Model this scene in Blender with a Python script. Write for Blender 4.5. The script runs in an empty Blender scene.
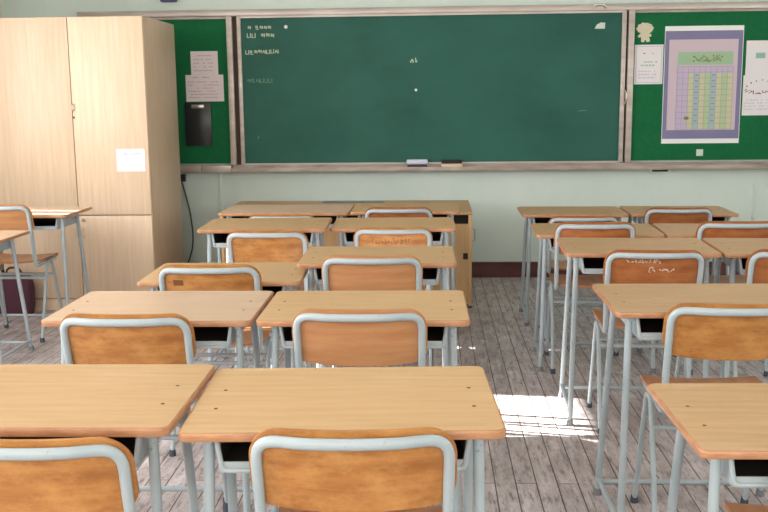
import bpy, math, random
from mathutils import Vector, Matrix
random.seed(7)
S = bpy.context.scene
COL = S.collection

# ------------------------------------------------------------------ helpers
def lin(c):
    r = []
    for v in c:
        v = v / 255.0
        r.append(v / 12.92 if v <= 0.04045 else ((v + 0.055) / 1.055) ** 2.4)
    return (r[0], r[1], r[2], 1.0)

def base_mat(name, rgb, rough=0.5, metal=0.0, spec=0.5):
    m = bpy.data.materials.new(name); m.use_nodes = True
    b = m.node_tree.nodes['Principled BSDF']
    b.inputs['Base Color'].default_value = lin(rgb)
    b.inputs['Roughness'].default_value = rough
    b.inputs['Metallic'].default_value = metal
    b.inputs['Specular IOR Level'].default_value = spec
    return m, m.node_tree, b

def ramp(nt, fac, stops):
    r = nt.nodes.new('ShaderNodeValToRGB')
    e = r.color_ramp.elements
    while len(e) < len(stops): e.new(0.5)
    for el, (p, c) in zip(e, stops):
        el.position = p; el.color = c if len(c) == 4 else lin(c)
    nt.links.new(fac, r.inputs[0])
    return r.outputs[0]

def noise(nt, scale, detail=4, stretch=(1, 1, 1), rough=0.55, coord='Object', loc=(0, 0, 0)):
    tc = nt.nodes.new('ShaderNodeTexCoord'); mp = nt.nodes.new('ShaderNodeMapping')
    mp.inputs['Scale'].default_value = stretch
    mp.inputs['Location'].default_value = loc
    n = nt.nodes.new('ShaderNodeTexNoise')
    n.inputs['Scale'].default_value = scale; n.inputs['Detail'].default_value = detail
    n.inputs['Roughness'].default_value = rough
    nt.links.new(tc.outputs[coord], mp.inputs[0]); nt.links.new(mp.outputs[0], n.inputs['Vector'])
    return n.outputs['Fac']

def mix(nt, fac, a, b, mode='MIX'):
    m = nt.nodes.new('ShaderNodeMix'); m.data_type = 'RGBA'; m.blend_type = mode
    for sock, v in ((m.inputs[0], fac), (m.inputs[6], a), (m.inputs[7], b)):
        if isinstance(v, (int, float)): sock.default_value = v
        elif isinstance(v, tuple): sock.default_value = v if len(v) == 4 else lin(v)
        else: nt.links.new(v, sock)
    return m.outputs[2]

def bump(nt, b, h, strength=0.2, dist=0.002):
    bp = nt.nodes.new('ShaderNodeBump')
    bp.inputs['Strength'].default_value = strength; bp.inputs['Distance'].default_value = dist
    nt.links.new(h, bp.inputs['Height']); nt.links.new(bp.outputs[0], b.inputs['Normal'])

def wood(name, a, c, rough, stretch, scale=6, wear=None, spec=0.5, lo=.35, hi=.65):
    """grain running along the axis with the smallest stretch, gentle hue drift between copies"""
    m, nt, b = base_mat(name, a, rough, 0, spec)
    g = noise(nt, scale, 6, stretch, .6)
    col = ramp(nt, g, [(lo, a), (hi, c)])
    fine = noise(nt, scale * 9, 3, stretch, .7)
    col = mix(nt, ramp(nt, fine, [(.42, (0, 0, 0)), (.62, (70, 70, 70))]), col, tuple(int(v * .82) for v in c))
    if wear:
        w = noise(nt, 5, 5, (1, 1.6, 1), .6, loc=(3.1, 1.7, 0))
        col = mix(nt, ramp(nt, w, [(.5, (0, 0, 0)), (.72, (150, 150, 150))]), col, wear)
    oi = nt.nodes.new('ShaderNodeObjectInfo')
    hs = nt.nodes.new('ShaderNodeHueSaturation')
    mr = nt.nodes.new('ShaderNodeMapRange'); mr.inputs[3].default_value = .9; mr.inputs[4].default_value = 1.06
    nt.links.new(oi.outputs['Random'], mr.inputs[0]); nt.links.new(mr.outputs[0], hs.inputs['Value'])
    nt.links.new(col, hs.inputs['Color']); nt.links.new(hs.outputs[0], b.inputs['Base Color'])
    bump(nt, b, fine, .08, .001)
    return m

# ------------------------------------------------------------------ materials
M = {}
M['laminate'] = wood('desk laminate', (206, 172, 128), (194, 158, 112), .34, (.9, 9, 1), 5)
M['laminate_pale'] = wood('pale worn desk laminate', (212, 186, 160), (204, 174, 146), .32, (.9, 9, 1), 5, wear=(226, 205, 185))
M['laminate_worn'] = wood('worn desk laminate', (196, 162, 120), (182, 146, 102), .36, (.9, 9, 1), 5, wear=(205, 180, 150))
M['desk_edge'] = wood('desk edge wood', (192, 142, 104), (166, 116, 82), .38, (2, 2, 10), 8)
def cloudy(m, c2, amt=120):
    nt = m.node_tree; hs = [n for n in nt.nodes if n.type == 'HUE_SAT'][0]; src = hs.inputs['Color'].links[0].from_socket
    n = noise(nt, 13, 6, (1, 2, 1.5), .7, loc=(1, 5, 2))
    nt.links.new(mix(nt, ramp(nt, n, [(.45, (0, 0, 0)), (.68, (amt, amt, amt))]), src, c2), hs.inputs['Color'])
M['ply'] = wood('orange plywood', (190, 130, 70), (156, 98, 46), .33, (1, 3, 9), 4)
M['ply_red'] = wood('reddish plywood', (172, 104, 56), (142, 80, 40), .34, (1, 3, 9), 4)
M['ply_pale'] = wood('pale orange plywood', (196, 144, 100), (180, 124, 80), .36, (1, 3, 9), 4)
M['seat'] = wood('seat plywood', (184, 128, 86), (162, 104, 64), .36, (8, 1.2, 1), 4)
M['cupboard'] = wood('cupboard laminate', (228, 203, 177), (216, 190, 162), .42, (14, 14, .7), 4)
M['cupboard_side'] = M['cupboard']
M['teacher_top'] = wood('teacher desk laminate', (206, 168, 120), (192, 152, 104), .38, (.9, 9, 1), 5)
M['teacher_panel'] = wood('teacher desk panel', (214, 176, 128), (202, 162, 112), .45, (9, 9, .8), 4)

cloudy(M['ply'], (216, 162, 96), 190); cloudy(M['ply_red'], (190, 128, 78), 170); cloudy(M['laminate'], (188, 150, 106), 90); cloudy(M['laminate_worn'], (206, 176, 138), 110)
m, nt, b = base_mat('painted steel tube', (186, 196, 200), .36)
n1 = noise(nt, 60, 4); n2 = noise(nt, 6, 3)
c = ramp(nt, n2, [(.3, (158, 172, 180)), (.7, (178, 190, 196))])
c = mix(nt, ramp(nt, n1, [(.66, (0, 0, 0)), (.74, (200, 200, 200))]), c, (112, 104, 98))
nt.links.new(c, b.inputs['Base Color']); M['steel'] = m
M['tray_shade'] = base_mat('tray with painted shade', (62, 56, 54), .6)[0]  # shade inside the tray is put into this dark colour
M['rubber'] = base_mat('dark rubber', (70, 76, 90), .7)[0]
M['rubber_grey'] = base_mat('grey rubber', (128, 130, 134), .7)[0]
M['screw'] = base_mat('dark screw', (96, 70, 52), .5)[0]
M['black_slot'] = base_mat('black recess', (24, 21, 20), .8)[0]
M['monitor_glass'] = base_mat('dark desk glass', (58, 50, 46), .25)[0]
M['handle_metal'] = base_mat('bare metal', (205, 198, 188), .3, .8)[0]
M['paper'] = base_mat('white paper', (232, 228, 232), .7)[0]
M['paper_pink'] = base_mat('pinkish paper', (230, 220, 226), .7)[0]
M['ink'] = base_mat('grey ink', (150, 150, 172), .8)[0]
M['ink_red'] = base_mat('red violet ink', (150, 84, 118), .8)[0]
M['ink_pink'] = base_mat('pale pink ink', (196, 158, 168), .8)[0]
M['ink_green'] = base_mat('green grey ink', (150, 190, 178), .8)[0]
M['ink_faint'] = base_mat('faint blue ink', (186, 190, 214), .8)[0]
M['black_plastic'] = base_mat('black plastic', (40, 42, 46), .28)[0]
M['white_plastic'] = base_mat('white plastic', (238, 240, 240), .4)[0]
M['cream_card'] = base_mat('cream card', (212, 204, 180), .7)[0]
M['p_purple'] = base_mat('purple print', (124, 120, 160), .5)[0]
M['p_pink'] = base_mat('pink print', (206, 188, 200), .6)[0]
M['p_mint'] = base_mat('mint print', (160, 192, 158), .6)[0]
M['p_yellow'] = base_mat('yellow print', (202, 200, 166), .6)[0]
M['p_blue'] = base_mat('blue print', (166, 190, 194), .6)[0]
M['p_lilac'] = base_mat('lilac print', (196, 180, 208), .6)[0]
M['p_olive'] = base_mat('olive print', (126, 122, 66), .6)[0]
M['p_green'] = base_mat('green print', (178, 200, 158), .6)[0]
M['chalk'] = base_mat('chalk', (214, 224, 200), .9)[0]
M['chalk_dim'] = base_mat('dim chalk', (120, 154, 138), .9)[0]
M['scratch'] = base_mat('white scratches', (226, 214, 204), .9)[0]
M['scuff'] = base_mat('pale scuff', (212, 190, 164), .6)[0]
M['dark_mark'] = base_mat('dark stamp', (112, 70, 34), .7)[0]
M['eraser_felt'] = base_mat('dark felt', (70, 66, 86), .9)[0]
M['eraser_top'] = base_mat('pale lavender plastic', (206, 212, 232), .4)[0]
M['eraser_wood'] = base_mat('pale eraser wood', (214, 190, 166), .5)[0]
M['felt_black'] = base_mat('black felt', (48, 44, 46), .95)[0]
M['maroon_cloth'] = base_mat('maroon cloth', (84, 46, 62), .85)[0]
M['blue_dark'] = base_mat('dark blue plastic', (62, 70, 120), .5)[0]
M['cable'] = base_mat('dark green cable', (70, 84, 76), .6)[0]
M['tape'] = base_mat('clear tape', (120, 160, 130), .2)[0]
M['tape_white'] = base_mat('torn white tape', (206, 222, 210), .5)[0]

# aluminium board frame, slightly pinkish
m, nt, b = base_mat('pinkish aluminium frame', (206, 194, 188), .38, .25)
c = ramp(nt, noise(nt, 3, 4, (1, 1, 6)), [(.35, (184, 172, 166)), (.7, (206, 197, 191))])
nt.links.new(c, b.inputs['Base Color']); M['frame'] = m
m, nt, b = base_mat('tray strip', (186, 172, 162), .45, .2)
c = ramp(nt, noise(nt, 5, 5, (1, 1, 4)), [(.35, (150, 136, 126)), (.68, (180, 170, 162))])
nt.links.new(c, b.inputs['Base Color']); M['tray_strip'] = m
M['groove'] = base_mat('dark groove', (74, 58, 50), .8)[0]

# chalkboard with wiped chalk haze
m, nt, b = base_mat('green chalkboard', (44, 96, 84), .6, 0, .25)
h = noise(nt, 1.3, 5, (1, 1, 1.5), .6); h2 = noise(nt, 30, 3, (.3, 1, 3))
c = ramp(nt, h, [(.3, (36, 88, 78)), (.7, (48, 103, 92))])
c = mix(nt, ramp(nt, h2, [(.5, (0, 0, 0)), (.8, (46, 46, 46))]), c, (84, 134, 120))
nt.links.new(c, b.inputs['Base Color']); M['board'] = m
m, nt, b = base_mat('green felt panel', (16, 92, 54), .8, 0, .2)
c = ramp(nt, noise(nt, 40, 4), [(.3, (20, 100, 60)), (.7, (24, 108, 66))])
nt.links.new(c, b.inputs['Base Color']); M['felt'] = m

# wall plaster
def wallmat(name, a, c):
    m, nt, b = base_mat(name, a, .75, 0, .3)
    col = ramp(nt, noise(nt, 1.6, 6, (1, 1, .5), .62, 'Object'), [(.3, a), (.72, c)])
    nt.links.new(col, b.inputs['Base Color'])
    bump(nt, b, noise(nt, 60, 3), .12, .002)
    return m
M['wall'] = wallmat('pale green wall paint', (214, 228, 222), (203, 217, 211))
M['wall_warm'] = wallmat('cream wall paint', (228, 228, 214), (218, 218, 204))
M['ceiling'] = wallmat('white ceiling', (236, 236, 230), (228, 228, 222))
m, nt, b = base_mat('maroon baseboard', (84, 48, 46), .45)
c = ramp(nt, noise(nt, 5, 4, (1, 1, 3)), [(.3, (76, 40, 40)), (.7, (104, 62, 58))])
nt.links.new(c, b.inputs['Base Color']); M['baseboard'] = m

# old grey plank floor: boards run towards the chalkboard wall
m, nt, b = base_mat('old grey floorboards', (150, 140, 138), .5, 0, .4)
tc = nt.nodes.new('ShaderNodeTexCoord'); mp = nt.nodes.new('ShaderNodeMapping')
mp.inputs['Rotation'].default_value = (0, 0, math.pi / 2)
br = nt.nodes.new('ShaderNodeTexBrick')
br.inputs['Scale'].default_value = 1.0
br.inputs['Brick Width'].default_value = 1.45; br.inputs['Row Height'].default_value = .0775
br.inputs['Mortar Size'].default_value = .0026; br.inputs['Mortar Smooth'].default_value = .3
br.inputs['Bias'].default_value = 0
br.offset = .37
br.inputs['Color1'].default_value = lin((172, 163, 163)); br.inputs['Color2'].default_value = lin((204, 196, 198))
br.inputs['Mortar'].default_value = lin((58, 46, 42))
nt.links.new(tc.outputs['Object'], mp.inputs[0]); nt.links.new(mp.outputs[0], br.inputs['Vector'])
g = noise(nt, 4, 6, (9, .7, 1), .65)
col = mix(nt, ramp(nt, g, [(.3, (120, 120, 120)), (.7, (255, 255, 255))]), lin((132, 120, 117)), br.outputs['Color'])
w = noise(nt, 1.1, 5, (1, .8, 1), .7)
col = mix(nt, ramp(nt, w, [(.42, (0, 0, 0)), (.66, (190, 190, 190))]), col, lin((222, 216, 220)))
d = noise(nt, 22, 5, (2.2, .35, 1), .75)
col = mix(nt, ramp(nt, d, [(.50, (0, 0, 0)), (.63, (225, 225, 225))]), col, lin((104, 88, 82)))
d2 = noise(nt, 9, 6, (1.6, .6, 1), .8, loc=(7, 2, 0))
col = mix(nt, ramp(nt, d2, [(.50, (0, 0, 0)), (.64, (190, 190, 190))]), col, lin((232, 226, 230)))
col = mix(nt, br.outputs['Fac'], col, lin((84, 70, 66)))
nt.links.new(col, b.inputs['Base Color'])
rr = nt.nodes.new('ShaderNodeMapRange'); rr.inputs[3].default_value = .30; rr.inputs[4].default_value = .5
nt.links.new(w, rr.inputs[0]); nt.links.new(rr.outputs[0], b.inputs['Roughness'])
inv = nt.nodes.new('ShaderNodeMath'); inv.operation = 'SUBTRACT'; inv.inputs[0].default_value = 1
nt.links.new(br.outputs['Fac'], inv.inputs[1]); bump(nt, b, inv.outputs[0], .5, .003)
M['floor'] = m

# ------------------------------------------------------------------ mesh builder
FIT_SCALE = 1.0       # scale of the section being built, enlarging the room to fit the raised camera
class MB:
    def __init__(s): s.v = []; s.f = []; s.mi = []; s.sm = []
    def add(s, vs, fs, mi=0, smooth=False):
        o = len(s.v); s.v += [tuple(v) for v in vs]
        for f in fs:
            s.f.append(tuple(i + o for i in f)); s.mi.append(mi); s.sm.append(smooth)
        return s
    def box(s, x0, x1, y0, y1, z0, z1, mi=0, bev=0.0):
        if bev <= 0:
            vs = [(x, y, z) for x in (x0, x1) for y in (y0, y1) for z in (z0, z1)]
            s.add(vs, [(0, 1, 3, 2), (4, 6, 7, 5), (0, 4, 5, 1), (2, 3, 7, 6), (0, 2, 6, 4), (1, 5, 7, 3)], mi)
        else:
            r = min(bev, (x1 - x0) * .49, (y1 - y0) * .49, (z1 - z0) * .49)
            s.slab((x0 + x1) / 2, (y0 + y1) / 2, x1 - x0, y1 - y0, z0, z1, r, r, mi, mi, n=2)
        return s
    def slab(s, cx, cy, w, d, z0, z1, rad, edge, mi_top=0, mi_edge=0, n=6, mi_bot=None):
        """rounded rectangle plate with rounded rims"""
        def outline(inset, z):
            r = max(rad - inset, .0004); hw = w / 2 - inset; hd = d / 2 - inset; o = []
            for qx, qy, a0 in ((1, 1, 0), (-1, 1, 90), (-1, -1, 180), (1, -1, 270)):
                for k in range(n + 1):
                    a = math.radians(a0 + 90 * k / n)
                    o.append((cx + qx * (hw - r) + r * math.cos(a), cy + qy * (hd - r) + r * math.sin(a), z))
            return o
        prof = [(edge, z0), (edge * .3, z0 + edge * .3), (0, z0 + edge), (0, z1 - edge), (edge * .3, z1 - edge * .3), (edge, z1)]
        loops = [outline(i, z) for i, z in prof]; L = len(loops[0]); vs = sum(loops, [])
        fs = [(a * L + i, a * L + (i + 1) % L, (a + 1) * L + (i + 1) % L, (a + 1) * L + i) for a in range(len(loops) - 1) for i in range(L)]
        s.add(vs, fs, mi_edge, True)
        s.add(loops[-1], [tuple(range(L))], mi_top)
        s.add(loops[0], [tuple(reversed(range(L)))], mi_edge if mi_bot is None else mi_bot)
        return s
    def tube(s, pts, r, seg=12, mi=0, fillet=0.0, cap=True, steps=6):
        P = [Vector(p) for p in pts]
        if fillet:
            Q = [P[0]]
            for i in range(1, len(P) - 1):
                a, b_, c_ = P[i - 1], P[i], P[i + 1]
                fl = fillet[i - 1] if isinstance(fillet, (list, tuple)) else fillet
                u = (a - b_); v = (c_ - b_)
                t = min(fl, u.length * .48, v.length * .48)
                if t < 1e-4 or u.normalized().dot(v.normalized()) < -.9995: Q.append(b_); continue
                p0 = b_ + u.normalized() * t; p1 = b_ + v.normalized() * t
                for k in range(steps + 1):
                    q = k / steps
                    Q.append(p0 * (1 - q) ** 2 + b_ * 2 * q * (1 - q) + p1 * q * q)
            Q.append(P[-1]); P = Q
        T = []
        for i in range(len(P)):
            t = (P[min(i + 1, len(P) - 1)] - P[max(i - 1, 0)]).normalized(); T.append(t)
        up = Vector((0, 0, 1)) if abs(T[0].z) < .9 else Vector((1, 0, 0))
        nrm = (up - T[0] * up.dot(T[0])).normalized()
        vs = []
        for p, t in zip(P, T):
            nrm = (nrm - t * nrm.dot(t)).normalized(); bi = t.cross(nrm)
            for k in range(seg):
                a = 2 * math.pi * k / seg
                vs.append(p + (nrm * math.cos(a) + bi * math.sin(a)) * r)
        fs = [(i * seg + k, i * seg + (k + 1) % seg, (i + 1) * seg + (k + 1) % seg, (i + 1) * seg + k) for i in range(len(P) - 1) for k in range(seg)]
        s.add(vs, fs, mi, True)
        if cap:
            s.add(vs[:seg], [tuple(reversed(range(seg)))], mi); s.add(vs[-seg:], [tuple(range(seg))], mi)
        return s
    def cyl(s, x, y, z0, z1, r0, r1=None, seg=14, mi=0):
        r1 = r0 if r1 is None else r1
        vs = []
        for z, r in ((z0, r0), (z1, r1)):
            vs += [(x + r * math.cos(2 * math.pi * k / seg), y + r * math.sin(2 * math.pi * k / seg), z) for k in range(seg)]
        s.add(vs, [(k, (k + 1) % seg, seg + (k + 1) % seg, seg + k) for k in range(seg)], mi, True)
        s.add(vs[:seg], [tuple(reversed(range(seg)))], mi); s.add(vs[seg:], [tuple(range(seg))], mi)
        return s
    def sheet(s, W, zfun, yfun, th, nx=30, nz=8, mi=0, swap=False):
        """curved plate: for u in [-W/2,W/2] heights zfun(u)->(lo,hi); yfun(u,z) gives the offset"""
        us = [-W / 2 * math.cos(math.pi * i / nx) for i in range(nx + 1)]
        def P(u, z, o):
            return (u, yfun(u, z) + o, z) if not swap else (u, z, yfun(u, z) + o)
        vs = []
        for o in (0, th):
            for u in us:
                lo, hi = zfun(u)
                for k in range(nz + 1): vs.append(P(u, lo + (hi - lo) * k / nz, o))
        N = (nx + 1) * (nz + 1); st = nz + 1; fs = []
        for i in range(nx):
            for k in range(nz):
                a = i * st + k; q = (a, a + st, a + st + 1, a + 1)
                fs.append(q); fs.append(tuple(N + j for j in reversed(q)))
            a = i * st; fs.append((a, N + a, N + a + st, a + st))
            a = i * st + nz; fs.append((a, a + st, N + a + st, N + a))
        for i in (0, nx):
            for k in range(nz):
                a = i * st + k; fs.append((a, a + 1, N + a + 1, N + a) if i == 0 else (a, N + a, N + a + 1, a + 1))
        s.add(vs, fs, mi, True)
        return s
    def build(s, name, mats, parent=None, sharp=40):
        me = bpy.data.meshes.new(name); me.from_pydata([(a * FIT_SCALE, b_ * FIT_SCALE, c_ * FIT_SCALE) for a, b_, c_ in s.v], [], s.f); me.update()
        if not isinstance(mats, (list, tuple)): mats = [mats]
        for m_ in mats: me.materials.append(m_)
        me.polygons.foreach_set('material_index', s.mi); me.polygons.foreach_set('use_smooth', s.sm)
        import bmesh
        bm = bmesh.new(); bm.from_mesh(me); bmesh.ops.remove_doubles(bm, verts=bm.verts, dist=1e-5)
        bmesh.ops.recalc_face_normals(bm, faces=bm.faces)
        for e in bm.edges:
            if len(e.link_faces) == 2 and e.calc_face_angle(0) > math.radians(sharp): e.smooth = False
        bm.to_mesh(me); bm.free()
        o = bpy.data.objects.new(name, me); COL.objects.link(o)
        if parent: o.parent = parent
        return o

def tag(o, label=None, cat=None, group=None, kind=None):
    if label: o['label'] = label
    if cat: o['category'] = cat
    if group: o['group'] = group
    if kind: o['kind'] = kind
    return o
def empty(name, loc=(0, 0, 0), rz=0, label=None, cat=None, group=None):
    o = bpy.data.objects.new(name, None); COL.objects.link(o); o.empty_display_size = .1
    o.location = loc; o.rotation_euler = (0, 0, rz)
    return tag(o, label, cat, group)
def struct(o): o['kind'] = 'structure'; return o
def copy_tree(o, parent=None):
    c = o.copy(); COL.objects.link(c); c.parent = parent
    for ch in [x for x in S.objects if x.parent == o]: copy_tree(ch, c)
    return c

# ------------------------------------------------------------------ room shell
ROOM_FIT = 1.0288  # room parts enlarged about the origin to line up with the raised camera
FIT_SCALE = ROOM_FIT
XL, XR, YW, YB, ZC = -3.30, 3.60, 7.43, -1.60, 2.75
SUN_T = .35                      # drop per metre of sun travel towards +x
struct(MB().box(XL - .25, XR + .2, YB - .2, YW + .2, -.1, 0).build('floor', M['floor']))
struct(MB().box(XL - .25, XR + .2, YB - .2, YW + .2, ZC, ZC + .1).build('ceiling', M['ceiling']))
struct(MB().box(XL - .25, XR + .2, YW, YW + .2, 0, ZC).build('wall_front', M['wall']))
struct(MB().box(XL - .25, XR + .2, YB - .2, YB, 0, ZC).build('wall_back', M['wall_warm']))
struct(MB().box(XR, XR + .2, YB, YW, 0, ZC).build('wall_right', M['wall_warm']))
# window wall on the left (unseen, invented to let in the sun patch): sill, piers and two long window openings
SILL, HEAD = .92, 2.45
wins = [(-1.0, 2.9), (3.15, 6.1)]
w = MB()
w.box(XL - .2, XL, YB, YW, 0, SILL); w.box(XL - .2, XL, YB, YW, HEAD, ZC)
ys = [YB] + [v for a in wins for v in a] + [YW]
for i in range(0, len(ys), 2): w.box(XL - .2, XL, ys[i], ys[i + 1], SILL, HEAD)
struct(w.build('wall_left', M['wall_warm']))
for n, (a, b_) in enumerate(wins):
    f = MB()
    t = .04
    f.box(XL - .14, XL - .08, a, b_, SILL, SILL + t); f.box(XL - .14, XL - .08, a, b_, HEAD - t, HEAD)
    f.box(XL - .14, XL - .08, a, a + t, SILL, HEAD); f.box(XL - .14, XL - .08, b_ - t, b_, SILL, HEAD)
    struct(f.build('window_%d' % (n + 1), M['white_plastic']))
# unseen blinds, made up to cut the sun patch; one pane is left open below its blind, with slats at its near end
def blind(y0, y1, z0, z1): return (y0, y1, z0, z1)
SY0, SY1, SZ = 4.26, 4.76, 1.405
bl = MB()
for (y0, y1, z0, z1) in [(-1.0, 2.9, SILL, HEAD), (3.15, 4.10, SILL, HEAD), (4.135, 4.175, SILL, HEAD), (4.205, SY0 - .03, SILL, HEAD),
                         (SY0, SY1, SZ, HEAD), (SY1, 5.60, SILL, HEAD), (5.64, 5.76, SILL, HEAD), (5.80, 6.1, SILL, HEAD), (4.10, SY0, SZ, HEAD), (5.60, 5.80, SZ, HEAD)]:
    bl.box(XL - .06, XL - .055, y0, y1, z0, z1)
o = bl.build('sun_patch_blind', M['paper'])
tag(o, 'unseen white roller blinds, made up to shape the sun patch', 'blind')
struct(MB().box(-1.86, XR, YW - .018, YW, 0, .12).box(XL, -1.86, YW - .018, YW, 0, .12).build('baseboard_front', M['baseboard']))
struct(MB().box(XR - .018, XR, YB, YW - .018, 0, .12).build('baseboard_right', M['baseboard']))
struct(MB().box(XL, XL + .018, YB, YW - .018, 0, .12).build('baseboard_left', M['baseboard']))

FIT_SCALE = 1.0
# ------------------------------------------------------------------ student desk
def make_desk(width=.653, kind='laminate'):
    D = .468; H = .76; hw = width / 2
    t = empty('student_desk')
    top = MB().slab(0, D / 2, width, D, H - .019, H, .024, .005, 0, 1, 6).build('desktop', [M[kind], M['desk_edge']], t)
    for sx in (-1, 1):
        for y in (.155, .285):
            MB().cyl(sx * (hw - .052), y, H - .0004, H + .0006, .0045).build('screw_cap', M['screw'], t)
    LX0, LX1 = hw - .035, hw - .052          # foot, top of a leg
    zt = H - .022
    for sx in (-1, 1):
        for y0, y1 in ((.025, .07), (.435, .31)):
            lg = MB().tube([(sx * LX0, y0, .012), (sx * LX1, y1, zt)], .0115, 12).build('leg', M['steel'], t)
            MB().cyl(sx * LX0, y0, 0, .026, .0155, .0135, 12).build('foot_cap', M['rubber_grey'], lg)
        MB().tube([(sx * (LX0 - .001), .034, .062), (sx * (LX0 - .001), .427, .062)], .009, 10).build('side_runner', M['steel'], t)
        MB().box(sx * LX1 - .010, sx * LX1 + .010, .045, .33, H - .036, H - .0192, bev=.002).build('side_rail', M['steel'], t)
    MB().tube([(-LX0, .430, .05), (LX0, .430, .05)], .0095, 10).build('crossbar', M['steel'], t)
    # book tray: box open towards the sitter, its inner shade painted dark, with a light rolled lip
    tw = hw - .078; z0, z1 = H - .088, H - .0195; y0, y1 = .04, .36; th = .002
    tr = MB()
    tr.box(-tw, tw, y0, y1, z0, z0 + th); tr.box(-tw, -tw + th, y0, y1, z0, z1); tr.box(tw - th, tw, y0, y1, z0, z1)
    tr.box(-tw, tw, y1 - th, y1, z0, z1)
    tray = tr.build('book_tray', M['tray_shade'], t)
    lp = MB()
    lp.tube([(-tw - .007, y0, z1 - .004), (-tw + .004, y0, z0 - .002), (tw - .004, y0, z0 - .002), (tw + .007, y0, z1 - .004)], .0055, 8, fillet=.014)
    lp.box(-tw, tw, y0, y0 + .004, z0 - .004, z0 + .016)
    lp.box(-tw - .004, -tw - .001, y0, y1, z0, z1 - .002); lp.box(tw + .001, tw + .004, y0, y1, z0, z1 - .002)
    lp.box(-tw, tw, y0, y1, z0 - .006, z0 - .003)
    lp.build('tray_lip', M['steel'], tray)
    return t

# ------------------------------------------------------------------ school chair
def bulge(x): return -.030 * (1 - min(1, (abs(x) / .2)) ** 2)
def tilt(z): return max(0, (.765 - z)) * .28 if z > .58 else .0518 + (.58 - z) * .10
def make_chair(plymat='ply'):
    t = empty('school_chair')
    # back tube: inverted U that follows the curve of the panel, then runs forward beneath the seat
    hx = .187; pts = []
    side = [(-.172, .40, .424), (-.180, .085, .424), (-hx + .002, tilt(.56), .56)]
    n = 8; zt = .752
    arc = [(-hx + .003, 0, zt)] + [(x, bulge(x) - .0, zt + .0) for x in [-hx * .5 + hx * 1.0 * i / n for i in range(n + 1)]] + [(hx - .003, 0, zt)]
    arc[0] = (-hx, tilt(zt) - .0, zt); arc[-1] = (hx, tilt(zt), zt)
    path = side + arc + [(-x, y, z) for x, y, z in reversed(side)]
    fl = []
    for i in range(1, len(path) - 1):
        fl.append(.045 if path[i] in (arc[0], arc[-1]) else (.04 if abs(path[i][2] - .424) < .01 else .02))
    fl = [(.07 if i in (2, 2 + len(arc) - 1) else v) for i, v in enumerate(fl)]
    MB().tube(path, .0112, 14, fillet=fl, steps=7).build('back_frame', M['steel'], t)
    # backrest panel
    W = .405; zt2, zb = .773, .612; R = .062; Rb = .045
    def zr(u):
        a = abs(u); hi = zt2; lo = zb
        k = a - (W / 2 - R)
        if k > 0: hi = zt2 - R + math.sqrt(max(R * R - k * k, 0))
        k = a - (W / 2 - Rb)
        if k > 0: lo = zb + Rb - math.sqrt(max(Rb * Rb - k * k, 0))
        lo -= .012 * (1 - (2 * a / W) ** 2); return lo, hi
    MB().sheet(W, zr, lambda u, z: bulge(u) + tilt(z) + .0105, .010, 34, 6).build('backrest', M[plymat], t)
    # seat: gently dished plywood
    SW = .385
    def yr(u):
        a = abs(u); lo, hi = .075, .445; R_ = .05; k = a - (SW / 2 - R_)
        if k > 0:
            q = R_ - math.sqrt(max(R_ * R_ - k * k, 0)); lo += q; hi -= q
        return lo, hi
    def sz(u, y):
        k = (y - .26) / .185
        return .438 + .010 * (2 * abs(u) / SW) ** 2 - .006 * (1 - k * k) - (.022 * max(0, (y - .38) / .065) ** 2) * 1.0
    MB().sheet(SW, yr, sz, .010, 26, 12, swap=True).build('seat', M['seat'], t)
    # side legs: bent tube shaped like an upside-down U on each side, two legs that splay apart
    for sx in (-1, 1):
        x0, x1 = sx * .192, sx * .189
        lg = MB().tube([(x0, .075, .01), (x1, .235, .425), (x1, .30, .425), (x0, .44, .01)], .0095, 12, fillet=.045).build('leg_pair', M['steel'], t)
        for y in (.075, .44):
            MB().cyl(x0, y, 0, .024, .0145, .0125, 12).build('foot_cap', M['rubber'], lg)
        MB().tube([(sx * .17, .262, .4235), (x1, .262, .425)], .008, 8).build('bracket', M['steel'], t)
    zc = .34
    for y in (.075 + .16 * (zc / .425), .44 - .14 * (zc / .425)):
        MB().tube([(-.19, y, zc), (.19, y, zc)], .0085, 10).build('stretcher', M['steel'], t)
    return t

def set_mat(root, part, mats):
    """give one copy its own finish"""
    for ch in [x for x in S.objects if x.parent == root]:
        if ch.name.split('.')[0] == part:
            ch.data = ch.data.copy()
            for i, mm in enumerate(mats): ch.data.materials[i] = M[mm]
            return ch

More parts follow.
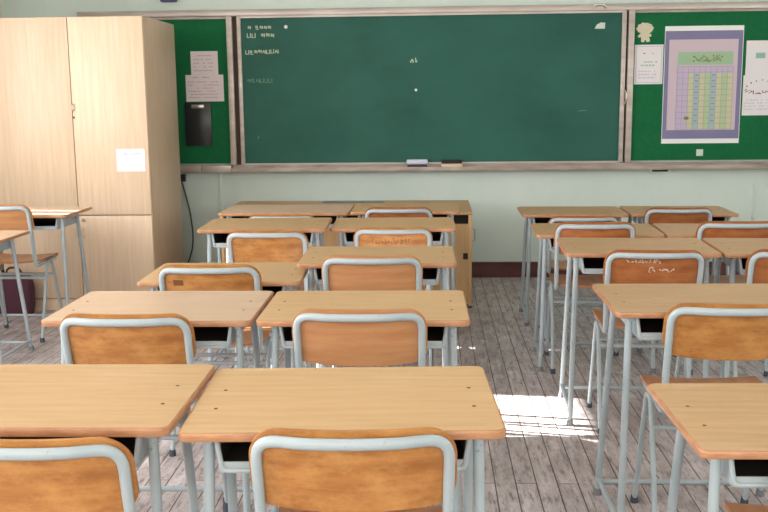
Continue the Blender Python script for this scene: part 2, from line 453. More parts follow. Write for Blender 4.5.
G1, G2 = 'wooden-topped student desks in rows', 'plywood school chairs behind the desks'
DESKS = {
 'A':  (-.179, 1.800, .744, .050, 'laminate', 'front-row tan desk in the centre, left side of the aisle, nearest the camera'),
 'Al': (-.847, 1.782, .754, .016, 'laminate', 'nearest tan desk cut off by the left edge of the photo'),
 'B':  (-.212, 2.819, .729, .013, 'laminate', 'second-row desk by the aisle, right of the pale desk, chair drawn up at centre'),
 'Bl': (-.875, 2.805, .731, .008, 'laminate_pale', 'pale whitish second-row desk joined to left of a tan desk'),
 'C':  (-.228, 3.828, .730, .010, 'laminate', 'third-row desk by the aisle, its left corner overlapping a lower desk'),
 'Cl': (-.845, 3.680, .682, .030, 'laminate', 'low third-row desk mostly hidden behind the chair with a dark stamp'),
 'D':  (-.203, 4.900, .728, .018, 'laminate', 'fourth-row desk by the aisle in front of the teacher desk, joined at left'),
 'Dl': (-.862, 4.750, .747, .030, 'laminate', 'fourth-row desk at left of its pair, bright left corner near the wall cable'),
 'E':  (-.160, 5.630, .730, .000, 'laminate', 'rearmost narrow desk touching the teacher desk, right of the wide desk'),
 'R1': (.860, 1.857, .691, .019, 'laminate_worn', 'nearest desk at bottom right corner with two screw dents near its left edge'),
 'R2': (.891, 2.911, .735, .004, 'laminate_worn', 'second desk right of the aisle, with a white scuff on its top'),
 'R3': (.893, 4.055, .732, -.040, 'laminate_worn', 'third desk right of the aisle, above the chair back with white scratches'),
 'R3r': (1.553, 4.025, .732, -.060, 'laminate_worn', 'third-row desk at the right edge, pinkish rounded left corner'),
 'R4': (.858, 4.905, .690, -.040, 'laminate_worn', 'fourth desk right of the aisle, mostly hidden by chair backs'),
 'R4r': (1.516, 4.875, .690, -.060, 'laminate_worn', 'fourth-row desk on the far right, only a strip seen left of a chair'),
 'R5': (.884, 5.930, .670, -.010, 'laminate_worn', 'farthest desk right of the aisle, its two near-left legs standing clear against the wall'),
 'R5r': (1.548, 5.930, .670, -.025, 'laminate_worn', 'farthest desk at right whose free right end points at the wall'),
 'L4': (-2.515, 5.600, .722, .000, 'laminate_pale', 'pale desk standing right in front of the tall cupboard doors'),
 'L5': (-2.636, 4.910, .662, .000, 'laminate_pale', 'desk at far left edge, only its right corner and one leg in view'),
}
CHAIRS = {
 'A':  (-.154, 1.742, .040, 1.0, 'ply', 'nearest chair at bottom centre with wide orange plywood back'),
 'Al': (-.773, 1.690, .016, .995, 'ply', 'chair in the bottom left corner of the photo, cut off at the left'),
 'B':  (-.218, 2.755, .010, 1.01, 'ply_pale', 'chair with smooth pinkish orange back, directly behind the nearest central desk'),
 'Bl': (-.913, 2.725, .000, 1.0, 'ply', 'chair with yellowish back drawn up to the pale second-row desk'),
 'C':  (-.241, 3.735, .010, 1.01, 'ply_pale', 'chair with plain brown back in the third row beside the aisle'),
 'Cl': (-.868, 3.618, .020, .990, 'ply', 'chair with a small dark stamp on the top left of its back'),
 'D':  (-.202, 4.830, .010, .965, 'ply', 'chair with dark scribbles across its back, in the fourth row by the aisle'),
 'Dl': (-.812, 4.610, .000, .985, 'ply', 'chair with bright orange back at the fourth-row left desk'),
 'E':  (-.198, 5.560, .000, .990, 'ply_red', 'small distant chair whose rail shows just before the teacher desk at right'),
 'El': (-.862, 5.400, .000, .965, 'ply', 'chair showing only its pale top rail under the rearmost wide desk'),
 'R1': (.890, 1.800, .010, .990, 'ply', 'chair at bottom right of which only a seat corner shows beneath a desk'),
 'R2': (.900, 2.835, -.02, 1.01, 'ply', 'large orange chair at the right edge, seat and left legs in view beside the aisle'),
 'R3': (.906, 3.900, -.03, 1.0, 'ply_red', 'reddish chair with white scratches on its back'),
 'R3r': (1.484, 3.900, -.05, 1.0, 'ply_red', 'third-row chair at the right edge, half cut off by the frame'),
 'R4': (.817, 4.820, -.03, .995, 'ply_red', 'fourth-row chair right of the aisle, its left tube standing free of the desk'),
 'R4r': (1.520, 4.800, -.04, 1.0, 'ply_red', 'fourth-row chair with a wide reddish back reaching the right edge'),
 'R5': (.860, 5.470, 0.0, .935, 'ply_red', 'chair seen only as a pale rail at the farthest desk right of the aisle'),
 'R5r': (1.475, 5.790, -.02, .945, 'ply_red', 'farthest chair, small reddish back against the free-ended rear desk'),
 'L4': (-2.545, 5.450, .000, 1.04, 'ply_pale', 'pale chair by the tall cupboard with its seat and splayed legs in view'),
}
proto = make_desk(); first = True; DO = {}
for k, (x, y, z, r, mt, lab) in DESKS.items():
    o = proto if first else copy_tree(proto); first = False
    o.location = (x, y, 0); o.rotation_euler = (0, 0, r); o.scale = (1, 1, (z + .04) / .76)
    tag(o, lab, 'desk', G1); DO[k] = o
for k, (x, y, z, r, mt, lab) in DESKS.items():
    if mt != 'laminate': set_mat(DO[k], 'desktop', [mt, 'desk_edge'])
o = make_desk(.79, 'laminate_pale'); o.location = (-.893, 5.668, 0)
tag(o, 'extra wide rearmost desk on the left with a dark open tray', 'desk', G1); DO['El'] = o

protos = {}; CO = {}
for k, (x, y, r, zs, mt, lab) in CHAIRS.items():
    if not protos: protos['ply'] = o = make_chair('ply')
    else: o = copy_tree(protos['ply'])
    o.location = (x, y, 0); o.rotation_euler = (0, 0, r); o.scale = (1, 1, zs * 1.052)
    tag(o, lab, 'chair', G2); CO[k] = o
for k, (x, y, r, zs, mt, lab) in CHAIRS.items():
    if mt != 'ply': set_mat(CO[k], 'backrest', [mt])

for sx in (-1, 1):
    MB().cyl(sx * .192, .44, 0, .045, .021, .018, 14).build('foot_sleeve', M['rubber'], CO['Bl'])
# small marks that single out some pieces
def part_of(root, nm):
    return [x for x in S.objects if x.parent == root and x.name.split('.')[0] == nm][0]
def strokes(mb, lines, fy, th=.0012, mi=0):
    """thin ribbons on a surface facing -y; lines are (x,z) polylines"""
    for ln in lines:
        for (x0, z0), (x1, z1) in zip(ln, ln[1:]):
            dx, dz = x1 - x0, z1 - z0; L = math.hypot(dx, dz) or 1; nx, nz = -dz / L * th / 2, dx / L * th / 2
            q = [(x0 + nx, z0 + nz), (x0 - nx, z0 - nz), (x1 - nx, z1 - nz), (x1 + nx, z1 + nz)]
            vs = [(a, fy(a, c_), c_) for a, c_ in q] + [(a, fy(a, c_) + .0006, c_) for a, c_ in q]
            mb.add(vs, [(0, 1, 2, 3), (7, 6, 5, 4), (0, 4, 5, 1), (1, 5, 6, 2), (2, 6, 7, 3), (3, 7, 4, 0)], mi)
    return mb
def scribble(x0, z0, w, h, n, rnd):
    out = []
    for i in range(n):
        cx = x0 + w * (i + .5) / n; ln = []
        for k in range(4): ln.append((cx + rnd.uniform(-.5, .5) * w / n * 1.3, z0 + rnd.uniform(-.5, .5) * h))
        out.append(ln)
    return out
back_y = lambda u, z: bulge(u) + tilt(z) + .0095
rnd = random.Random(3)
o = strokes(MB(), scribble(-.115, .728, .135, .016, 10, rnd) + scribble(-.03, .694, .11, .022, 6, rnd), back_y, .0022).build('scratch_marks', M['scratch'], part_of(CO['R3'], 'backrest'))
o['label'] = 'white scratched scribbles'
o = strokes(MB(), scribble(-.11, .70, .2, .034, 13, rnd), back_y, .0022).build('scribble', M['dark_mark'], part_of(CO['D'], 'backrest'))
o['label'] = 'dark scribbles'
q = MB()
strokes(q, [[(-.140, .702), (-.100, .702)]], back_y, .022)
o = q.build('stamp', M['dark_mark'], part_of(CO['Cl'], 'backrest')); o['label'] = 'small dark rectangular stamp'
# scuff on the second desk right of the aisle
rnd = random.Random(9); q = MB()
for i in range(16):
    cx = -.175 + rnd.gauss(0, .03); cy = .20 + rnd.gauss(0, .03); l = rnd.uniform(.008, .03); a = rnd.uniform(-.4, .4); t_ = rnd.uniform(.001, .004)
    dx, dy = math.cos(a) * l, math.sin(a) * l
    q.add([(cx - dx, cy - dy, .7602), (cx, cy - t_, .7602), (cx + dx, cy + dy, .7602), (cx, cy + t_, .7602)], [(0, 1, 2, 3)])
o = q.build('scuff_mark', M['scuff'], part_of(DO['R2'], 'desktop')); o['label'] = 'white scuff'

# ------------------------------------------------------------------ cupboard
cb = empty('tall_cupboard', (0, 0, 0), 0, 'tall pale wooden cupboard with upper and lower doors against the front wall', 'cupboard')
X0, X1, Y0, Y1, ZT = -2.962, -1.905, 6.415, 7.19, 1.984
q = MB()
q.box(X0, X0 + .018, Y0, Y1, 0, ZT); q.box(X1 - .018, X1, Y0, Y1, 0, ZT, bev=.002)
q.box(X0 + .018, X1 - .018, Y0 + .002, Y1, ZT - .018, ZT); q.box(X0 + .018, X1 - .018, Y0 + .02, Y1, .08, .10)
q.box(X0 + .018, X1 - .018, Y1 - .012, Y1 - .002, .10, ZT - .018); q.box(X0 + .018, X1 - .018, Y0 + .02, Y1 - .012, .652, .672)
q.build('carcass', M['cupboard'], cb)
MB().box(X0 + .018, X1 - .018, Y0 - .002, Y0 + .02, 0, .079).build('plinth', M['cupboard'], cb)
def door(xa, xb, za, zb, hx, hz, low):
    d = MB().box(xa, xb, Y0 - .014, Y0 + .002, za, zb, bev=.0025).build('door', M['cupboard'], cb)
    yy = Y0 - .014
    if low:
        MB().cyl(0, 0, 0, .004, .012).build('lock', M['handle_metal'], d)
        l = [x for x in S.objects if x.parent == d][-1]; l.location = (hx, yy, hz + .045); l.rotation_euler = (math.pi / 2, 0, 0)
        MB().tube([(hx, yy, hz - .01), (hx, yy - .02, hz - .014), (hx, yy - .02, hz - .066), (hx, yy, hz - .07)], .004, 8, fillet=.008).build('handle', M['handle_metal'], d)
    else:
        if hx > -2.41:
            hx = xa + .006
            MB().tube([(hx, yy, hz + .012), (hx, yy - .016, hz + .010), (hx, yy - .016, hz - .028), (hx, yy, hz - .030)], .0045, 8, fillet=.006).build('handle', M['handle_metal'], d)
            MB().tube([(hx, yy, hz - .075), (hx, yy - .006, hz - .075)], .008, 10).build('lock', M['screw'], d)
g = .0022
door(X0 + .002, -2.412 - g, .667, ZT - .004, -2.425, 1.40, False)
door(-2.412 + g, X1 - .003, .667, ZT - .004, -2.39, 1.40, False)
door(X0 + .002, -2.412 - g, .085, .660, -2.435, .585, True)
door(-2.412 + g, X1 - .003, .085, .660, -2.380, .585, True)
o = MB().box(-2.128, -1.932, Y0 - .0165, Y0 - .0145, .960, 1.113).build('notice', M['paper'])
tag(o, 'small white notice taped on the right cupboard door', 'paper')
q = MB(); rnd = random.Random(5)
strokes(q, scribble(-2.10, 1.078, .145, .02, 12, rnd), lambda a, c_: Y0 - .0172, .0022)
q.build('printed_line', M['ink_faint'], o)

# maroon bag on the floor beside the cupboard
q = MB()
n, L = 20, 8
vs = []
for k in range(L + 1):
    zz = .035 + .27 * k / L; kk = math.sin(math.pi * (.14 + .74 * k / L)) ** .22
    for i in range(n):
        a = 2 * math.pi * i / n; ca, sa = math.cos(a), math.sin(a)
        wob = 1 + .025 * math.sin(3 * a + k)
        vs.append((-2.85 + .130 * kk * wob * math.copysign(abs(ca) ** .35, ca), 6.30 + .055 * kk * wob * math.copysign(abs(sa) ** .5, sa), zz - .035))
fs = [(k * n + i, k * n + (i + 1) % n, (k + 1) * n + (i + 1) % n, (k + 1) * n + i) for k in range(L) for i in range(n)]
q.add(vs, fs, 0, True); q.add(vs[:n], [tuple(reversed(range(n)))]); q.add(vs[-n:], [tuple(range(n))])
bag = q.build('cloth_bag', M['maroon_cloth']); tag(bag, 'dark maroon bag on the floor against the cupboard, behind the pale chair', 'bag')
MB().tube([(-2.91, 6.30, .262), (-2.89, 6.30, .32), (-2.81, 6.30, .32), (-2.79, 6.30, .262)], .007, 8, fillet=.03).build('handle', M['maroon_cloth'], bag)

FIT_SCALE = ROOM_FIT
# ------------------------------------------------------------------ teacher desk
td = empty('teacher_desk', (0, 0, 0), 0, 'long wooden teacher desk with dark glass strip, standing before the chalkboard', 'desk')
TX0, TX1, TY0, TY1, TH = -1.42, .262, 6.27, 7.0, .652
MB().box(TX0, TX1, TY0, TY1, TH - .022, TH, bev=.003).build('desktop', M['teacher_top'], td)
MB().box(-.80, -.345, 6.84, 6.98, TH - .001, TH + .0015).build('glass_strip', M['monitor_glass'], td)
for xa, xb in ((TX0 + .01, TX0 + .03), (TX1 - .025, TX1 - .003)):
    MB().box(xa, xb, TY0 + .004, TY1 - .01, .02, TH - .022, bev=.002).build('side_panel', M['teacher_panel'], td)
MB().box(TX0 + .03, TX1 - .025, TY0 + .012, TY0 + .03, .03, TH - .085).build('front_panel', M['teacher_panel'], td)
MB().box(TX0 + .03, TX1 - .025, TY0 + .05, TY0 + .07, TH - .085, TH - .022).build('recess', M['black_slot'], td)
MB().box(TX0 + .03, TX1 - .025, TY0 + .03, TY0 + .05, TH - .095, TH - .085).build('shelf', M['teacher_panel'], td)
MB().box(TX1 - .06, TX1 - .03, TY0 + .006, TY0 + .0125, .335, .375, bev=.002).build('lock', M['black_slot'], td)
MB().tube([(TX1 - .003, 6.40, .44), (TX1 + .022, 6.40, .44), (TX1 + .022, 6.40, .52), (TX1 - .003, 6.40, .52)], .005, 8, fillet=.01).build('handle', M['handle_metal'], td)
for xx in (TX0 + .03, TX1 - .02):
    for yy in (TY0 + .04, TY1 - .05):
        MB().cyl(xx, yy, 0, .03, .02, .017).build('foot', M['rubber'], td)

# ------------------------------------------------------------------ chalkboard wall
YS = 7.402        # face of the writing surfaces
cbx = empty('chalkboard', (0, 0, 0), 0, 'large green chalkboard in the middle of the front wall', 'chalkboard')
BX0, BX1, BZ0, BZ1 = -1.447, 1.410, .902, 2.000
surf = MB().box(BX0, BX1, YS, YS + .012, BZ0, BZ1).build('writing_surface', M['board'], cbx)
q = MB()
q.box(BX0 - .030, BX0, YS - .018, YW, BZ0 - .008, BZ1 + .014, bev=.002); q.box(BX1, BX1 + .032, YS - .018, YW, BZ0 - .008, BZ1 + .014, bev=.002)
q.box(BX0, BX1, YS - .018, YW, BZ0 - .010, BZ0 + .001); q.box(BX0, BX1, YS - .018, YW, BZ1 - .001, BZ1 + .014)
q.build('frame', M['frame'], cbx)
MB().tube([(1.443, YS - .02, 1.33), (1.452, YS - .035, 1.35), (1.452, YS - .035, 1.41), (1.443, YS - .02, 1.43)], .006, 8).build('latch', M['handle_metal'], cbx)
MB().box(BX0 - .065, BX0 - .031, YS + .008, YW, BZ0 - .008, BZ1 + .014).build('side_groove', M['groove'], cbx)
MB().box(BX1 + .033, BX1 + .047, YS + .008, YW, BZ0 - .008, BZ1 + .014).build('side_groove', M['groove'], cbx)
# left and right green pin boards
def pinboard(xa, xb, post, lab):
    t = empty('pin_board', (0, 0, 0), 0, lab, 'pin board')
    MB().box(xa, xb, YS + .002, YW, .905, 1.996).build('felt_panel', M['felt'], t)
    q = MB().box(post[0], post[1], YS - .024, YW, .894, 2.014, bev=.003)
    q.build('frame', M['frame'], t)
    MB().box(min(xa, post[1]), xb, YS - .010, YW, 1.9965, 2.014).build('top_strip', M['tray_strip'], t)
    return t
pinboard(-2.45, -1.557, (-1.557, -1.513), 'narrow green pin board between the cupboard and the chalkboard')
pinboard(1.502, 3.25, (1.458, 1.502), 'green pin board on the right with the large timetable poster')
# header rail over all boards
hr = empty('board_header_rail', (0, 0, 0), 0, 'long pinkish metal rail running above all the boards', 'rail')
q = MB()
q.tube([(-2.70, YS - .004, 2.05), (3.3, YS - .004, 2.05)], .014, 12)
q.box(-2.69, 3.3, YS - .022, YW, 2.0155, 2.052, bev=.003)
q.build('rail', M['frame'], hr)
MB().tube([(1.19, YS - .02, 2.032), (1.205, YS - .034, 2.056), (1.27, YS - .034, 2.056), (1.285, YS - .02, 2.032)], .008, 8, fillet=.02).build('hook', M['handle_metal'], hr)
# chalk tray
ct = empty('chalk_tray', (0, 0, 0), 0, 'long narrow chalk tray running beneath all the boards', 'tray')
q = MB()
q.box(-1.545, 3.25, YS - .075, YW, .838, .848); q.box(-1.545, 3.25, YS - .080, YS - .070, .838, .872, bev=.002)
q.box(-1.545, 3.25, YS - .012, YW, .848, .890)
q.build('tray', M['tray_strip'], ct)
q = MB().box(-1.78, -1.549, YS - .055, YW, .838, .892, bev=.003); q.build('end_strip', M['frame'], ct)
q = MB().box(-2.45, -1.782, YS - .055, YW, .838, .892, bev=.003); q.build('dull_strip', M['tray_strip'], ct)

# erasers: lie in the tray
e = empty('board_eraser', (0, 0, 0), 0, 'pale lavender board eraser with dark felt, lying in the chalk tray', 'eraser')
MB().box(-.190, -.040, YS - .066, YS - .022, .862, .890, bev=.006).build('felt', M['eraser_felt'], e)
MB().box(-.196, -.034, YS - .068, YS - .020, .890, .928, bev=.010).build('body', M['eraser_top'], e)
MB().box(-.175, -.055, YS - .055, YS - .025, .8485, .862).build('base', M['eraser_felt'], e)
e = empty('board_eraser', (0, 0, 0), 0, 'wooden board eraser lying felt side up, right of the lavender one', 'eraser')
MB().box(.068, .228, YS - .066, YS - .022, .8485, .894, bev=.003).build('body', M['eraser_wood'], e)
MB().box(.070, .226, YS - .064, YS - .024, .894, .922, bev=.004).build('felt', M['felt_black'], e)
# small handle under the tray
q = MB().box(1.665, 1.785, YS - .02, YW, .820, .8378, bev=.003); o = q.build('tray_bracket', M['groove'], ct)
for xx in (1.655, 1.795): MB().tube([(xx, YS - .024, .828), (xx, YW, .828)], .009, 8).build('end_cap', M['white_plastic'], o)

# hand-written chalk lines on the main board
rnd = random.Random(11)
def glyph(x, z, s):
    """one small block letter made of a few crossing strokes"""
    L = []; k = rnd.randrange(5)
    j = lambda a: a + rnd.uniform(-.1, .1) * s
    if k == 0: L = [[(j(x), z + s), (j(x), z), (x + s * .55, z)], [(x + s * .8, z + s * 1.1), (x + s * .8, z - s * .1)]]
    elif k == 1: L = [[(x, z + s), (x + s * .5, z + s), (x + s * .5, z + s * .4)], [(x, z + s * .1), (x + s * .9, z + s * .1)], [(x + s * .4, z + s * .4), (x + s * .4, z + s * .1)]]
    elif k == 2: L = [[(x, z + s * .2), (x + s * .3, z + s), (x + s * .6, z + s * .2)], [(x + s * .85, z + s * 1.1), (x + s * .85, z)], [(x + s * .85, z + s * .5), (x + s * 1.05, z + s * .5)]]
    elif k == 3: L = [[(x, z + s * .9), (x + s * .5, z + s * .9), (x + s * .5, z + s * .4), (x, z + s * .4), (x, z + s * .9)], [(x, z), (x + s * .9, z)]]
    else: L = [[(x + s * .25, z + s), (x, z + s * .6), (x + s * .3, z + s * .3), (x + s * .55, z + s * .65), (x + s * .25, z + s)], [(x + s * .8, z + s), (x + s * .8, z + s * .1)], [(x + s * .8, z + s * .6), (x + s * .6, z + s * .6)]]
    return L
def chalk_line(x, z, n, s, gaps=()):
    L = []
    for i in range(n):
        if i not in gaps: L += glyph(x + i * s * 1.18, z + rnd.uniform(-.1, .1) * s, s)
    return L
wy = lambda a, c_: YS - .0008
for x, z, n_, sz_, gp, th, mt in ((-1.395, 1.915, 6, .026, (1,), .0052, 'chalk'), (-1.400, 1.855, 6, .030, (2,), .0056, 'chalk'), (-1.415, 1.735, 8, .027, (), .0052, 'chalk'), (-1.41, 1.52, 6, .028, (), .0044, 'chalk_dim')):
    strokes(MB(), chalk_line(x, z, n_, sz_, gp), wy, th).build('chalk_writing', M[mt], surf)
for a in ([(1.10, 1.28), (1.16, 1.285)], [(-1.34, 1.09), (-1.335, 1.115)]): strokes(MB(), [a], wy, .004).build('chalk_smear', M['chalk_dim'], surf)
for a in ([(-.165, 1.655), (-.15, 1.68), (-.14, 1.66), (-.150, 1.655)], [(-.125, 1.69), (-.122, 1.655), (-.112, 1.67)]): strokes(MB(), [a], wy, .006).build('chalk_mark', M['chalk'], surf)
# magnets and bits of paper on the board
o = MB().cyl(0, 0, 0, .008, .016, .012, 7).build('magnet', M['white_plastic']); o.location = (-1.104 * ROOM_FIT, (YS - .0002) * ROOM_FIT, 1.931 * ROOM_FIT); o.rotation_euler = (math.pi / 2, 0, 0)
tag(o, 'white round magnet at top left of the chalkboard', 'magnet')
o = MB().cyl(0, 0, 0, .008, .012, .010, 6).build('magnet', M['white_plastic']); o.location = (-.123 * ROOM_FIT, (YS - .0002) * ROOM_FIT, 1.450 * ROOM_FIT); o.rotation_euler = (math.pi / 2, 0, 0)
tag(o, 'tiny white magnet near the middle of the chalkboard', 'magnet')
o = MB().add([(x, y, z) for y in (YS - .0014, YS - .0003) for x, z in ((1.21, 1.885), (1.285, 1.885), (1.287, 1.928), (1.255, 1.93), (1.225, 1.915))],
   [(0, 1, 2, 3, 4), (9, 8, 7, 6, 5)] + [(i, (i + 1) % 5, 5 + (i + 1) % 5, 5 + i) for i in range(5)]).build('paper_scrap', M['tape_white'])
tag(o, 'torn white paper scrap at the top right of the chalkboard', 'scrap')

# papers on the left pin board
YF = YS + .002
def paper(name, x0, x1, z0, z1, y, mat, lab, cat='paper'):
    o = MB().box(x0, x1, y - .0012, y, z0, z1).build(name, mat); return tag(o, lab, cat)
def textlines(par, x0, x1, z0, z1, n, y, mat, s=.009, seed=1, fill=.9, name='printed_text'):
    rnd = random.Random(seed); q = MB()
    for i in range(n):
        z = z1 - (z1 - z0) * (i + .5) / n; x = x0
        while x < x0 + (x1 - x0) * fill:
            l = rnd.uniform(.006, .02)
            if rnd.random() < .8: q.box(x, min(x + l, x1), y - .0006, y, z - s / 2, z + s / 2)
            x += l + .006
    return q.build(name, mat, par)
p = paper('paper_sheet', -1.843, -1.634, 1.575, 1.759, YF - .0003, M['paper_pink'], 'upper white paper on the narrow left pin board', 'paper')
textlines(p, -1.82, -1.66, 1.60, 1.74, 5, YF - .0016, M['ink_pink'], .006, 2)
p = paper('paper_sheet', -1.889, -1.596, 1.380, 1.582, YF - .0018, M['paper_pink'], 'wider white paper overlapping below the upper one on the left pin board', 'paper')
textlines(p, -1.87, -1.62, 1.40, 1.54, 6, YF - .0031, M['ink_pink'], .006, 3); textlines(p, -1.83, -1.66, 1.553, 1.572, 1, YF - .0031, M['ink'], .006, 4)
cl = empty('clipboard', (0, 0, 0), 0, 'black clipboard with shiny clip hanging on the left pin board', 'clipboard')
MB().box(-1.908, -1.700, YF - .010, YF - .0005, 1.040, 1.372, bev=.003).build('board', M['black_plastic'], cl)
MB().box(-1.850, -1.752, YF - .022, YF - .010, 1.328, 1.358, bev=.005).build('clip', M['handle_metal'], cl)

# right pin board: little figure, paper, poster, paper pair
def disc(cx, cz, rx, rz, n=18): return [(cx + rx * math.cos(2 * math.pi * i / n), cz + rz * math.sin(2 * math.pi * i / n)) for i in range(n)]
def plate(pts, y0, y1):
    n = len(pts); return [(x, y0, z) for x, z in pts] + [(x, y1, z) for x, z in pts], [tuple(range(n)), tuple(reversed(range(n, 2 * n)))] + [(i, (i + 1) % n, n + (i + 1) % n, n + i) for i in range(n)]
pts = [(1.555, 1.785), (1.578, 1.782), (1.582, 1.798), (1.590, 1.798), (1.596, 1.782), (1.620, 1.786), (1.618, 1.806), (1.612, 1.818), (1.630, 1.826), (1.628, 1.842), (1.612, 1.844),
       (1.630, 1.858), (1.640, 1.872), (1.646, 1.890), (1.634, 1.898), (1.630, 1.912), (1.612, 1.916), (1.600, 1.924), (1.582, 1.922), (1.562, 1.926), (1.548, 1.914), (1.530, 1.910),
       (1.528, 1.894), (1.516, 1.884), (1.524, 1.868), (1.534, 1.856), (1.552, 1.848), (1.540, 1.838), (1.528, 1.826), (1.538, 1.816), (1.552, 1.820), (1.556, 1.804)]
o = MB().add(*plate(pts, YF - .0025, YF - .0002)).build('paper_cutout', M['cream_card']); tag(o, 'small cream paper cut-out shape above a white sheet, right pin board', 'decoration')
p = paper('paper_sheet', 1.512, 1.722, 1.474, 1.764, YF - .0003, M['paper'], 'white sheet left of the large timetable poster', 'paper')
q = MB()
for a in ((1.522, 1.526, 1.484, 1.754), (1.708, 1.712, 1.484, 1.754)): q.box(a[0], a[1], YF - .0021, YF - .0015, a[2], a[3])
q.box(1.526, 1.708, YF - .0021, YF - .0015, 1.750, 1.754); q.box(1.526, 1.708, YF - .0021, YF - .0015, 1.484, 1.488)
q.build('printed_border', M['ink_faint'], p)
textlines(p, 1.575, 1.66, 1.69, 1.71, 1, YF - .0015, M['ink_red'], .007, 5); textlines(p, 1.56, 1.68, 1.60, 1.65, 2, YF - .0015, M['ink_green'], .010, 6); textlines(p, 1.545, 1.69, 1.51, 1.58, 3, YF - .0015, M['ink_faint'], .008, 7)
# big poster
PX0, PX1, PZ0, PZ1 = 1.730, 2.306, 1.030, 1.896
po = paper('timetable_poster', PX0, PX1, PZ0, PZ1, YF - .0003, M['white_plastic'], 'large purple-bordered timetable poster with a coloured grid', 'poster')
def lay(nm, x0, x1, z0, z1, k, mat, par=po):
    y = YF - .0015 - .0007 * k
    return MB().box(x0, x1, y - .0006, y, z0, z1).build(nm, mat, par)
lay('printed_border', PX0 + .004, PX1 - .004, PZ0 + .035, PZ1 - .035, 0, M['p_purple'])
lay('inner_sheet', PX0 + .034, PX1 - .036, PZ0 + .10, PZ1 - .098, 1, M['p_pink'])
ban = lay('title_banner', PX0 + .10, PX1 - .07, 1.612, 1.708, 2, M['p_mint'])
rnd = random.Random(21); q = MB()
strokes(q, scribble(PX0 + .21, 1.665, .23, .05, 9, rnd) + scribble(PX0 + .21, 1.640, .21, .02, 7, rnd), lambda a, c_: YF - .0041, .0042)
q.build('title', M['p_olive'], ban)
GX0, GX1, GZ0, GZ1 = PX0 + .10, PX1 - .065, 1.135, 1.600
cols = ['p_lilac', 'p_lilac', 'p_yellow', 'p_blue', 'p_yellow', 'p_green', 'p_blue', 'p_yellow', 'p_green', 'p_yellow']
mats = sorted(set(cols)); q = MB(); cw = (GX1 - GX0) / len(cols); yg = YF - .0015 - .0007 * 2
for i, c_ in enumerate(cols): q.box(GX0 + i * cw, GX0 + (i + 1) * cw, yg - .0006, yg, GZ0, GZ1 - (.05 if i > 1 else 0), mats.index(c_))
q.box(GX0 + 2 * cw, GX1, yg - .0006, yg, GZ1 - .05, GZ1, mats.index('p_lilac'))
grid = q.build('timetable_grid', [M[x] for x in mats], po)
q = MB(); yl = yg - .0007
for i in range(12): z = GZ0 + (GZ1 - GZ0) * i / 11; q.box(GX0, GX1, yl - .0004, yl, z - .0012, z + .0012)
for i in range(11): x = GX0 + cw * i; q.box(x - .0012, x + .0012, yl - .0009, yl - .0005, GZ0, GZ1)
q.build('grid_lines', M['ink'], grid)
q = MB()
for cx_ in (3, 6):
    for r_ in range(1, 10):
        z = GZ0 + (GZ1 - GZ0) * (r_ + .5) / 11; MB().box(GX0 + cw * cx_ + .008, GX0 + cw * (cx_ + 1) - .008, yl - .0014, yl - .001, z - .005, z + .005).build('grid_entry', M['ink'], grid)
o = MB().box(1.892, 1.925, yl - .0020, yl - .0016, 1.208, 1.230).build('sticker', M['p_olive'], po)
# pair of sheets at the right edge
p = paper('paper_sheet', 2.330, 2.64, 1.530, 1.784, YF - .0003, M['paper'], 'upper white sheet with a green mark at the right edge of the photo', 'paper')
MB().box(2.40, 2.47, YF - .0022, YF - .0016, 1.655, 1.695).build('printed_mark', M['ink_green'], p)
p = paper('paper_sheet', 2.318, 2.63, 1.235, 1.531, YF - .0018, M['paper'], 'lower white sheet with a red violet arch of lettering at the right edge', 'paper')
rnd = random.Random(4); L = []
for i in range(9):
    a = math.pi * (1.0 - i / 8.0); L += [[(2.455 + .115 * math.cos(a) + rnd.uniform(-.008, .008), 1.425 + .07 * math.sin(a) + rnd.uniform(-.008, .008)) for _ in range(4)]]
L += scribble(2.34, 1.405, .24, .03, 10, rnd)
strokes(MB(), L, lambda a, c_: YF - .0037, .005).build('lettering', M['ink_red'], p)
textlines(p, 2.33, 2.6, 1.27, 1.36, 4, YF - .003, M['ink_faint'], .006, 8)
# clear tape remains under the poster
o = MB().box(1.995, 2.045, YF - .0012, YF - .0003, .935, .985).build('tape_scrap', M['tape_white']); tag(o, 'torn white tape scrap below the timetable poster', 'tape')
o.rotation_euler = (0, 0, 0)

# ------------------------------------------------------------------ wall fittings
o = MB().box(-1.975, -1.925, YW - .03, YW, .765, .822, bev=.004).build('wall_socket', M['black_plastic']); tag(o, 'black wall socket just right of the cupboard beneath the boards', 'socket')
o = MB().tube([(-1.955, YW - .035, .785), (-1.94, YW - .02, .70), (-1.905, YW - .012, .55), (-1.885, YW - .012, .35), (-1.895, YW - .012, .23), (-1.93, YW - .03, .125)], .006, 8, fillet=.06).build('cable', M['cable'])
tag(o, 'dark cable hanging down the wall from the black socket', 'cable')
o = MB().box(-1.662, -1.640, YW - .012, YW, .12, .83, bev=.003).build('wall_conduit', M['wall']); tag(o, 'thin painted conduit on the wall left of the rear desks', 'conduit')
o = MB().box(2.44, 2.452, YW - .010, YW, .44, .72, bev=.002).build('wall_conduit', M['wall']); tag(o, 'short painted conduit on the wall near the right edge', 'conduit')
o = MB().box(-2.055, -1.93, YW - .05, YW, 2.128, 2.30, bev=.01).build('wall_speaker', M['blue_dark']); tag(o, 'dark blue box on the wall above the boards at the top edge', 'speaker')

# ------------------------------------------------------------------ light
def area(name, loc, rot, sx, sy, power, col):
    l = bpy.data.lights.new(name, 'AREA'); l.shape = 'RECTANGLE'; l.size = sx; l.size_y = sy; l.energy = power; l.color = col
    o = bpy.data.objects.new(name, l); COL.objects.link(o); o.location = loc; o.rotation_euler = rot; return o
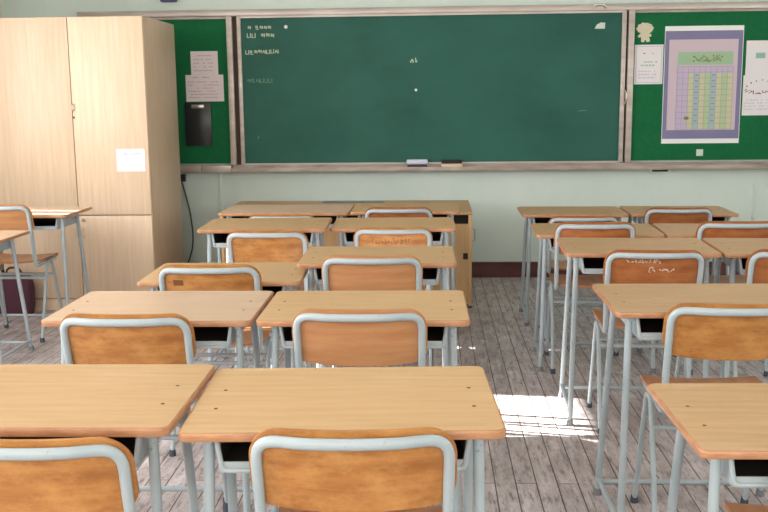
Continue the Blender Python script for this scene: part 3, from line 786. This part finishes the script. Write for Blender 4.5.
# area lamps for left window daylight, plus added fills at right and rear
LP = dict(l1=116, l2=70, r=46, b=82)
area('daylight_window_near', ((XL + .02) * ROOM_FIT, .95, 1.7), (0, -math.pi / 2, 0), 1.5, 3.8, LP['l1'], (1, .97, .95))
area('daylight_window_far', ((XL + .02) * ROOM_FIT, 4.3, 1.7), (0, -math.pi / 2, 0), 1.5, 2.4, LP['l2'], (1, .97, .95))
area('right_fill', ((XR - .02) * ROOM_FIT, 3.0, 1.9), (0, math.pi / 2, 0), .9, 6.5, LP['r'], (.96, .98, 1))  # added fill lamp; the right wall has no opening
area('rear_fill', (0.3, (YB + .05) * ROOM_FIT, 1.9), (math.pi / 2, 0, 0), 5.5, 1.2, LP['b'], (1, .97, .93))  # fill lamp added in front of the closed back wall
sl = bpy.data.lights.new('sun', 'SUN'); sl.energy = 70; sl.angle = math.radians(.5); sl.color = (1, .96, .9)
so = bpy.data.objects.new('sun', sl); COL.objects.link(so)
so.rotation_euler = Vector((1, -.10, -SUN_T)).to_track_quat('-Z', 'Y').to_euler(); so.location = (-8, 4, 4)
w = bpy.data.worlds.new('sky'); S.world = w; w.use_nodes = True
bg = w.node_tree.nodes['Background']; bg.inputs[0].default_value = lin((214, 226, 240)); bg.inputs[1].default_value = 1.0

# ------------------------------------------------------------------ camera
F, PITCH, ROLL, YAW, HC = 960.0, .1630, .0106, .0512, 1.4318
c, s = math.cos(YAW), math.sin(YAW); cp, sp = math.cos(PITCH), math.sin(PITCH)
r0 = Vector((c, s, 0)); fw = Vector((-s * cp, c * cp, -sp)); u0 = Vector((-s * sp, c * sp, cp))
R = math.cos(ROLL) * r0 - math.sin(ROLL) * u0; U = math.sin(ROLL) * r0 + math.cos(ROLL) * u0
cam = bpy.data.cameras.new('camera'); cam.sensor_width = 36; cam.lens = F / 768 * 36; cam.clip_start = .05
co = bpy.data.objects.new('camera', cam); COL.objects.link(co)
mw = Matrix(((R.x, U.x, -fw.x, 0), (R.y, U.y, -fw.y, 0), (R.z, U.z, -fw.z, HC), (0, 0, 0, 1)))
co.matrix_world = mw; S.camera = co
S.view_settings.view_transform = 'Standard'; S.view_settings.look = 'None'; S.view_settings.gamma = 1; S.view_settings.exposure = 0
S.view_settings.use_curve_mapping = False
S.cycles.max_bounces = 8; S.cycles.diffuse_bounces = 5; S.cycles.sample_clamp_indirect = 6
